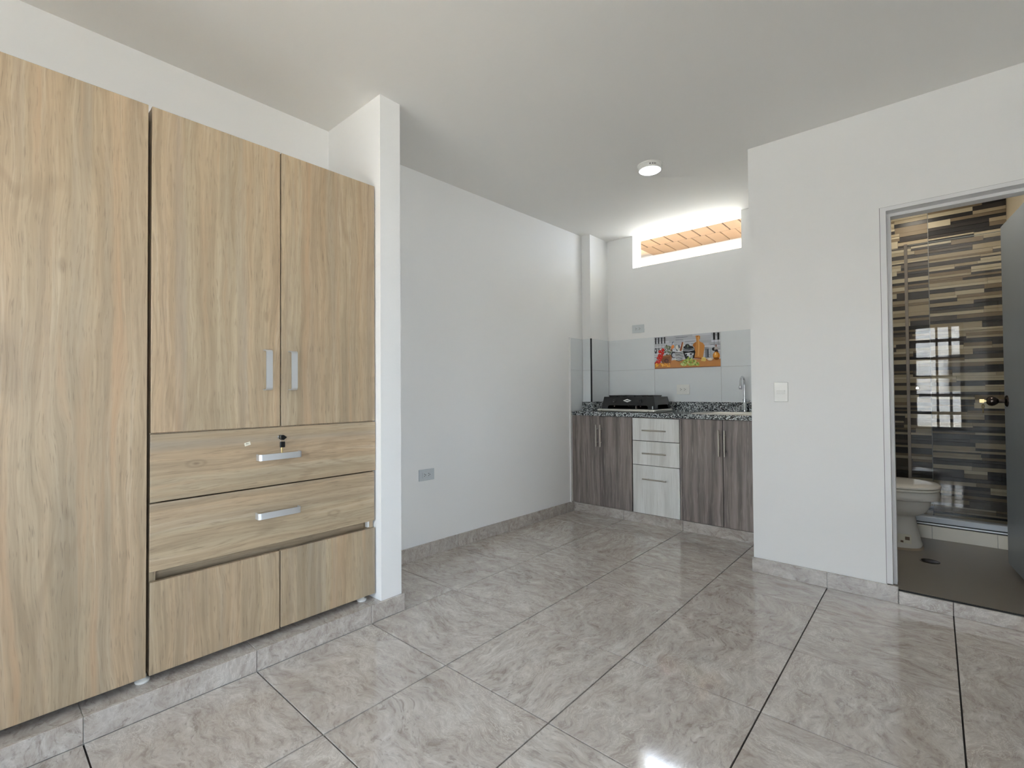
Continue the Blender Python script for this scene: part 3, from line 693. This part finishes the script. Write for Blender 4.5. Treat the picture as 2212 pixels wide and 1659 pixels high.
topf = [(BX0 + ins, BY0 + ins, BZ1), (BX1 - ins, BY0 + ins, BZ1), (BX1 - ins, BY1 - ins, BZ1), (BX0 + ins, BY1 - ins, BZ1)]
for poly in (front, right, left, back, topf): b.bm.faces.new([b.bm.verts.new(p) for p in poly])
bmesh.ops.remove_doubles(b.bm, verts=b.bm.verts, dist=1e-5)
bmesh.ops.recalc_face_normals(b.bm, faces=b.bm.faces)
body = b.build('body', MAT['enamel'], sv)
so = body.modifiers.new('sheet', 'SOLIDIFY'); so.thickness = .003; so.offset = -1
bv = body.modifiers.new('round', 'BEVEL'); bv.width = .004; bv.segments = 2; bv.limit_method = 'ANGLE'; bv.angle_limit = math.radians(50)
for kx in (-2.053, -1.806):
    p = fpt(kx, .983); kb = MB().lathe((kx, p[1], .983), [(.013, 0), (.013, -.004), (.010, -.006), (.0085, -.018), (.006, -.020)], 'y', 20).build('knob', MAT['blackp'], sv)
    MB().box(kx - .0025, kx + .0025, p[1] - .026, p[1] - .018, .974, .992, .001).build('grip', MAT['blackp'], kb)
    MB().lathe((kx + .004, p[1] - .0205, .9745), [(.0018, 0), (.0018, -.001)], 'y', 8).build('marker', MAT['white'], kb)
cxd, czd = -1.930, .984; pd = fpt(cxd, czd)
bd_ = MB().prism([(cxd - .038, czd), (cxd, czd - .014), (cxd + .038, czd), (cxd, czd + .014)], pd[1] - .004, pd[1] + .003, 'y').build('badge', MAT['white'], sv)
MB().prism([(cxd + .017 * math.cos(a * PI / 8), czd + .0032 * math.sin(a * PI / 8)) for a in range(16)], pd[1] - .0046, pd[1] - .0038, 'y').build('badge_print', MAT['slot'], bd_)
for bx in (-2.055, -1.815):
    g = MB()
    g.lathe((bx, 3.80, BZ1), [(.05, 0), (.05, .004), (.035, .007), (.03, .007)], 'z', 24); g.build('burner', MAT['nickel'], sv)
    g = MB()
    for s_ in (-1, 1): g.box(bx - .085, bx + .085, 3.80 + s_ * .078 - .004, 3.80 + s_ * .078 + .004, BZ1 + .004, BZ1 + .012)
    for s_ in (-1, 1): g.box(bx + s_ * .081 - .004, bx + s_ * .081 + .004, 3.726, 3.874, BZ1, BZ1 + .012)
    for k in range(4):
        a = PI / 4 + k * PI / 2; g.tube([(bx + .02 * math.cos(a), 3.80 + .02 * math.sin(a), BZ1 + .010), (bx + .082 * math.cos(a), 3.80 + .078 * math.sin(a), BZ1 + .009)], .0035, 6)
    g.build('pot_rest', MAT['blackp'], sv)
    MB().tube([(bx, 3.66, .936), (bx, 3.72, .938), (bx, 3.80, .95)], .007, 10).build('burner_pipe', MAT['nickel'], sv)
MB().tube([(-1.95, 3.70, .945), (-1.92, 3.655, .936), (-1.88, 3.652, .932), (-1.86, 3.70, .930)], .0025, 8).build('gas_hose', MAT['blackp'], sv)
box('bracket', MAT['steel'], sv, -1.862, -1.859, 3.665, 3.69, .9125, .940)
box('side_label', MAT['grey'], sv, -1.705, -1.697, 3.6405, 3.6425, .916, .940)
box('shade_sheet', MAT['enamel'], sv, BX0 + .006, BX1 - .006, BY0 + .012, BY1 - .006, BZ0, BZ0 + .004)  # black sheet laid inside the body so the cut-outs look shaded

# ------------------------------------------------------------------ printed tile: flat print, layers a hair apart
def uv(x, y):
    u_ = (x - 130) / 1932.0; top = 258 - 158 * u_; bot = 1165 - 60 * u_; return u_, (bot - y) / (bot - top)
px0, px1, pz0, pz1 = TX[1] + .003, TX[2] - .003, TZ[1] + .003, TZ[2] - .003
pb = bmesh.new(); cl = pb.loops.layers.float_color.new('print'); lay = [0]
def pp(pts, c, raw=False, jit=0):
    lay[0] += 1; y = YT - .0081 - lay[0] * .000012
    vsx = []
    for q in pts:
        u_, v_ = q if raw else uv(*q)
        u_ = min(max(u_, 0), 1); v_ = min(max(v_, 0), 1)
        vsx.append(pb.verts.new((px0 + (px1 - px0) * u_, y, pz0 + (pz1 - pz0) * v_)))
    f = pb.faces.new(vsx); lc = (*lin(c), 1)
    for l in f.loops: l[cl] = lc
def el(cx, cy_, rx, ry, c, n=14, rot=0): pp([(cx + rx * math.cos(2 * PI * i / n) * math.cos(rot) - ry * math.sin(2 * PI * i / n) * math.sin(rot), cy_ + rx * math.cos(2 * PI * i / n) * math.sin(rot) + ry * math.sin(2 * PI * i / n) * math.cos(rot)) for i in range(n)], c)
def rc(x0, y0, x1, y1, c): pp([(x0, y0), (x1, y0), (x1, y1), (x0, y1)], c)
pr = random.Random(5)
pp([(0, 0), (1, 0), (1, 1), (0, 1)], (178, 182, 190), True)
for k in range(11):                                     # pale stacked-stone backdrop
    v0 = 1 - k * .072; x = -pr.random() * .2
    while x < 1:
        l = pr.uniform(.1, .3); g = pr.randint(176, 216)
        pp([(x, v0), (x + l, v0), (x + l, v0 - .060), (x, v0 - .060)], (g, g + 2, g + 8), True)
        if pr.random() < .45: pp([(x + .02, v0 - .058), (x + l * .8, v0 - .060), (x + l * .7, v0 - .070), (x + .03, v0 - .072)], (96, 100, 108), True)
        x += l
pp([(0, .0), (1, .0), (1, .225), (.62, .25), (.3, .25), (0, .16)], (186, 128, 74), True)
for k in range(9): pp([(pr.random() * .6, .03 + k * .022), (1, .03 + k * .022), (1, .036 + k * .022)], (164, 106, 58) if k % 2 else (204, 148, 92), True)
pp([(0, 0), (1, 0), (1, .018), (0, .022)], (120, 70, 36), True)
rc(130, 270, 470, 282, (40, 40, 44))
for x, y0, y1 in ((168, 275, 450), (262, 262, 442), (358, 255, 438), (452, 246, 430)):
    rc(x - 18, y0, x + 18, y1, (18, 17, 18)); rc(x - 3, y1, x + 3, y1 + 150, (110, 112, 118))
el(168, 650, 40, 78, (52, 54, 60)); el(160, 635, 20, 34, (186, 190, 196)); el(265, 600, 34, 30, (120, 122, 128))
rc(1850, 185, 2050, 195, (60, 60, 64))
for x in (1895, 2010): rc(x - 26, 118, x + 26, 326, (16, 15, 17)); rc(x - 5, 326, x + 5, 520, (120, 122, 128))
pp([(1375, 215), (1410, 200), (1480, 200), (1510, 225), (1505, 300), (1480, 330), (1500, 380), (1590, 420), (1632, 500), (1615, 640), (1580, 860), (1540, 885), (1330, 870), (1310, 840), (1350, 700), (1340, 560), (1290, 480), (1330, 420), (1400, 380), (1395, 300)], (196, 134, 70))
pp([(1290, 480), (1330, 420), (1400, 385), (1370, 520), (1360, 700), (1345, 860), (1312, 845), (1350, 700), (1340, 560)], (168, 104, 46))
pp([(1440, 230), (1470, 230), (1490, 500), (1470, 800), (1430, 800), (1450, 500)], (222, 168, 100)); pp([(1310, 830), (1585, 850), (1570, 885), (1330, 872)], (136, 74, 32)); el(1428, 228, 10, 16, (90, 50, 24))
# jars and bottle at the back
pp([(1640, 590), (1745, 585), (1750, 840), (1645, 850)], (96, 100, 106)); rc(1630, 560, 1750, 592, (150, 154, 160)); rc(1660, 610, 1680, 830, (150, 156, 162)); rc(1715, 600, 1730, 830, (60, 62, 68))
pp([(1765, 560), (1850, 555), (1855, 830), (1770, 840)], (176, 182, 190)); rc(1755, 520, 1890, 545, (206, 210, 214)); rc(1790, 580, 1800, 820, (128, 132, 140))
el(1890, 600, 60, 55, (40, 40, 44)); el(1950, 590, 55, 60, (186, 176, 170)); el(1945, 500, 32, 34, (150, 120, 114)); pp([(1900, 690), (1925, 610), (1985, 610), (2010, 690)], (60, 50, 46))
el(1950, 795, 95, 122, (190, 118, 34), 20); el(1935, 770, 55, 80, (222, 160, 70)); el(1925, 735, 16, 45, (244, 214, 160)); el(1955, 875, 70, 36, (140, 80, 24))
# greens in a clay pot, spoon
el(700, 530, 46, 60, (196, 120, 60), rot=.5); pp([(620, 650), (660, 560), (690, 580), (640, 660)], (170, 98, 48))
for k in range(60):
    a = pr.random() * 2 * PI; r = math.sqrt(pr.random()); el(555 + 130 * r * math.cos(a), 625 + 150 * r * math.sin(a), pr.uniform(12, 30), pr.uniform(10, 24), pr.choice(((74, 86, 58), (96, 108, 74), (118, 128, 96), (52, 62, 42), (140, 148, 116))), 7, pr.random() * 3)
pp([(315, 795), (690, 745), (640, 1000), (560, 1040), (420, 1030), (345, 960)], (124, 78, 48)); pp([(315, 795), (690, 745), (685, 790), (330, 840)], (160, 106, 66)); pp([(620, 770), (690, 748), (640, 1000), (590, 1020)], (146, 94, 58))
el(500, 930, 70, 60, (70, 40, 30)); el(505, 935, 34, 30, (112, 70, 52))
# tomatoes and chopped peppers
for x, y in ((395, 620), (300, 670), (385, 710), (285, 780), (350, 790), (245, 855), (300, 910), (215, 960), (270, 965), (180, 1010), (190, 1050), (330, 850)):
    el(x, y, 52, 50, (166, 26, 20)); el(x + 4, y - 4, 40, 38, (196, 36, 26)); el(x - 12, y - 16, 10, 9, (236, 130, 110))
for k in range(46):
    x = pr.uniform(165, 620); el(x, 1010 + pr.random() * 90 + (x - 165) * -.02, pr.uniform(16, 30), pr.uniform(12, 20), pr.choice(((232, 156, 40), (244, 186, 70), (214, 128, 26), (250, 206, 96))), 6, pr.random() * 3)
# striped mug with tools
el(725, 760, 80, 95, (44, 46, 54)); el(735, 770, 56, 66, (190, 194, 202))
pp([(690, 400), (700, 384), (740, 380), (700, 420), (690, 470), (676, 470)], (60, 70, 90))
for x0, x1, c in ((760, 830, (120, 124, 130)), (820, 870, (222, 222, 218)), (868, 905, (90, 92, 98))): pp([(x0, 480), (x0 + 40, 470), (x1 + 30, 660), (x1 - 10, 660)], c)
el(805, 520, 60, 70, (170, 172, 174)); el(830, 540, 40, 60, (226, 224, 216))
pp([(985, 385), (1030, 400), (960, 660), (905, 660)], (150, 82, 54)); pp([(1020, 395), (1040, 405), (985, 620), (968, 640)], (232, 216, 184)); rc(895, 560, 915, 660, (236, 234, 228))
pp([(765, 660), (1005, 645), (985, 920), (920, 940), (820, 935), (785, 900)], (226, 228, 232))
for k in range(6):
    y = 668 + k * 46; sh = k * 3; pp([(765 + k * 5, y + 8), (885, y + 24), (1005 - sh, y - 6), (1003 - sh, y + 16), (885, y + 46), (768 + k * 5, y + 32)], (22, 22, 26))
# black lidded jar with a white cow pattern
pp([(1010, 690), (1020, 600), (1330, 560), (1370, 680), (1330, 860), (1200, 920), (1080, 880)], (28, 28, 31))
pp([(1020, 610), (1325, 575), (1340, 625), (1180, 660), (1030, 650)], (196, 200, 206)); pp([(1026, 620), (1325, 590), (1335, 610), (1180, 640), (1034, 635)], (60, 60, 66))
el(1170, 545, 150, 52, (24, 24, 26)); el(1140, 490, 66, 42, (30, 30, 30)); el(1150, 510, 26, 36, (110, 116, 100)); el(1120, 560, 60, 14, (78, 80, 84))
pp([(1060, 720), (1150, 700), (1270, 690), (1330, 720), (1310, 780), (1230, 770), (1210, 860), (1180, 870), (1170, 790), (1110, 800)], (206, 208, 212)); el(1105, 760, 26, 30, (40, 40, 44)); el(1240, 740, 34, 24, (44, 44, 48)); el(1260, 820, 40, 50, (160, 164, 168)); el(1290, 700, 40, 20, (90, 92, 96))
# grapes, cheese, egg
for k in range(75):
    t = pr.random(); x = 950 + 520 * t; hgt = 110 * math.sin(PI * min(max(t * 1.05, .05), .95)) + 20
    el(x, 1065 - pr.random() * hgt * 1.75 - 10 * t, 30, 28, pr.choice(((158, 178, 84), (182, 198, 110), (140, 162, 66), (196, 210, 134), (120, 140, 60))), 9)
for k in range(14): el(pr.uniform(970, 1420), pr.uniform(930, 1050), 8, 7, (226, 234, 178), 6)
pp([(1530, 940), (1550, 840), (1670, 850), (1665, 930), (1640, 960)], (224, 196, 110)); pp([(1550, 840), (1600, 828), (1675, 850), (1640, 870)], (240, 220, 146))
el(1780, 905, 78, 42, (122, 80, 46)); el(1780, 895, 76, 40, (228, 214, 190)); el(1770, 885, 40, 18, (244, 234, 214))
pme = bpy.data.meshes.new('tile_print')
o0 = ORG[PIC.name]; bmesh.ops.translate(pb, vec=-o0, verts=pb.verts); pb.to_mesh(pme); pb.free()
s = NT('printed_picture'); at = s.n('Attribute', attribute_name='print'); s.set(Base_Color=at.outputs['Color'], Roughness=.15); pme.materials.append(s.m)
place('tile_print', pme, o0, PIC)['label'] = 'colourful printed kitchen still life'

# ------------------------------------------------------------------ outlets, switch, lamp
def outlet(loc, rotz, mat, label, w=.118, h=.074):
    """faces -y before rotation"""
    t = thing('outlet', loc, label, 'outlet', rotz=rotz, local=True)
    b = MB().box(-w / 2, w / 2, -.007, 0, -h / 2, h / 2, .0025, 2).build('cover_plate', mat, t)
    f = MB().box(-.036, .036, -.0095, -.006, -.017, .017, .001).build('socket_face', mat, t)
    for sx in (-.017, .017):
        g = MB()
        for zz in (-.0065, .0065): g.box(sx - .0065, sx - .0005, -.0101, -.0092, zz - .0018, zz + .0018)
        g.lathe((sx + .0055, -.0092, 0), [(.0028, 0), (.0028, -.0009)], 'y', 10)
        g.smooth = False; g.build('socket_slots', MAT['slot'], t)
    return t
a = -(PI / 2 - math.atan2(kdir.x, kdir.y))
wx = lambda y: KW0[0] + (y - KW0[1]) * kdir.x / kdir.y
outlet((wx(1.985), 1.985, .529), PI / 2 - math.atan2(kdir.x, kdir.y), MAT['grey'], 'grey double socket outlet low on the white alcove wall', .122, .074)
outlet((-2.032, YT, 1.6345), 0, MAT['grey'], 'grey double socket outlet above the white wall tiles')
outlet((-1.617, YT - .008, 1.074), 0, MAT['white'], 'white double socket outlet on the wall tiles right of the stove', .112, .084)
sw = thing('light_switch', (-.656, YB, 1.0525), 'white wall switch beside the bathroom doorway', 'switch', local=True)
b = MB(); b.box(-.036, .036, -.0075, 0, -.0555, .0555, .003, 2); b.build('cover_plate', MAT['white'], sw)
MB().box(-.0215, .0215, -.0095, -.006, -.011, .011, .001).build('rocker_frame', MAT['white'], sw)
b = MB().prism([(-.0092, -.009), (-.0118, .009), (-.0092, .0092)], -.018, .018, 'x').build('rocker', MAT['white'], sw)
LC = (-1.338, 2.868)
lp = thing('ceiling_lamp', (*LC, ZC), 'round white surface-mounted LED lamp glowing on the alcove ceiling', 'lamp')
MB().lathe((*LC, ZC), [(.078, 0), (.078, -.006), (.072, -.009), (.0715, -.030), (.068, -.034)], 'z', 40).build('housing', MAT['white'], lp)
MB().lathe((*LC, ZC), [(.067, -.034), (.064, -.0365), (.03, -.038)], 'z', 40).build('diffuser', MAT['led'], lp)
g = MB()
for a_, w in ((-66, .004), (-61, .003), (-51, .005), (-42, .004), (-37, .003)):
    t = math.radians(a_); c = Vector((LC[0] + .0722 * math.cos(t), LC[1] + .0722 * math.sin(t), ZC - .019)); d = Vector((-math.sin(t), math.cos(t), 0)) * w / 2; u_ = Vector((0, 0, .005)); nrm = Vector((math.cos(t), math.sin(t), 0)) * .0004
    g.loft([[tuple(c - d - u_), tuple(c + d - u_), tuple(c + d + u_), tuple(c - d + u_)], [tuple(c - d - u_ + nrm), tuple(c + d - u_ + nrm), tuple(c + d + u_ + nrm), tuple(c - d + u_ + nrm)]])
g.build('printed_marks', MAT['slot'], lp)

# ------------------------------------------------------------------ main window behind the viewer, and what lies outside
w2 = struct(thing('window_1', (-.5, -1.76, BW[2])))
b = MB(); x0, x1, z0, z1 = BW; ya, yb_ = -1.785, -1.745
b.box(x0, x1, ya, yb_, z0, z0 + .05).box(x0, x1, ya, yb_, z1 - .05, z1).box(x0, x0 + .05, ya, yb_, z0, z1).box(x1 - .05, x1, ya, yb_, z0, z1)
b.build('window_frame', MAT['steelbar'], w2)
for xx, w in ((-.29, .15), (-.62, .03), (-.88, .03), (-1.20, .15), (-1.50, .03), (-1.74, .03), (.04, .03), (.20, .035)): box('mullion', MAT['steelbar'], w2, xx - w / 2, xx + w / 2, ya + .003, yb_ - .003, z0 + .05, z1 - .05)
for k in (1.838, 1.551, 1.254, .960, .673): box('glazing_bar', MAT['steelbar'], w2, x0 + .05, x1 - .05, ya + .008, yb_ - .008, k - .024, k + .024)
xs_ = [x0 + .05, -1.74, -1.50, -1.20, -.88, -.62, -.29, .04, .20, x1 - .05]
for a_, c_ in zip(xs_, xs_[1:]): box('window_pane', MAT['pane'], w2, a_, c_, -1.767, -1.764, z0 + .05, z1 - .05)
street = struct(box('ground', MAT['street'], None, -14, 16, -20, -1.82, -.35, -.2))
bd2 = thing('building', (0, -15, -.2), 'pale rendered building across the street, seen mirrored in the shower glass', 'building')
box('facade', plain('pale_render', (206, 204, 202), .9), bd2, -9, 9, -15.6, -15, -.2, 3.4)
for k in range(8): box('window', MAT['steelbar'], bd2, -7.6 + k * 2, -6.5 + k * 2, -15.0, -14.96, 1.0, 2.3)
struct(box('ground', MAT['street'], None, 2.02, 16, -1.82, 8, -.35, -.2))
w3 = struct(thing('window_2', (1.96, -.75, SW[2])))
b = MB(); y0, y1, z0, z1 = SW; xa, xb = 1.945, 1.985
b.box(xa, xb, y0, y1, z0, z0 + .05).box(xa, xb, y0, y1, z1 - .05, z1).box(xa, xb, y0, y0 + .05, z0, z1).box(xa, xb, y1 - .05, y1, z0, z1).box(xa, xb, -.78, -.72, z0, z1)
b.build('window_frame', MAT['steelbar'], w3)
for a_, c_ in ((y0 + .05, -.78), (-.72, y1 - .05)): box('window_pane', MAT['pane'], w3, 1.963, 1.966, a_, c_, z0 + .05, z1 - .05)
# patio behind the kitchen opening: white walls, sunlit ledge, clay-tile eave
patio = struct(box('floor_patio', MAT['outside'], None, -3.4, -.77, 4.24, 6.1, 1.85, 1.98))
wpl = struct(box('wall_patio_left', MAT['outside'], None, -3.4, -3.25, 4.24, 6.1, 1.98, 2.80))
sun_block = struct(box('sun_block_right', MAT['outside'], None, -.765, -.66, 4.24, 6.1, ZC + .2, 4.0))  # unseen screen above the roof, added to keep direct sun off the patio
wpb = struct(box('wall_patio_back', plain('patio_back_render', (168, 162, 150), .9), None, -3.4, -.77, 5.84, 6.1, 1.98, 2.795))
eave = thing('tiled_eave', (-1.7, 5.5, 2.8), 'clay tile eave outside, seen through the kitchen wall opening', 'eave')
box('beam', MAT['outside'], eave, -3.3, -.77, 4.98, 5.155, 2.800, 2.86)
box('deck', MAT['mortar'], eave, -3.3, -.77, 4.98, 6.4, 2.862, 2.90)
box('dark_joint', MAT['joint'], eave, -3.2, -.78, 5.438, 5.449, 2.803, 2.84)
for k in range(14):
    xa = -2.735 + k * .158
    if xa + .16 > -.76: break
    slab('clay_tile', MAT['clay'], eave, xa + .006, xa + .152, 5.162, 5.438, 2.800, 2.830, '-z', .004)
    box('dark_joint', MAT['joint'], eave, xa - .004, xa, 5.165, 5.436, 2.806, 2.85)
    slab('clay_tile', MAT['clay'], eave, xa + .044 + .003, xa + .044 + .155, 5.448, 5.83, 2.806, 2.836, '-z', .004)
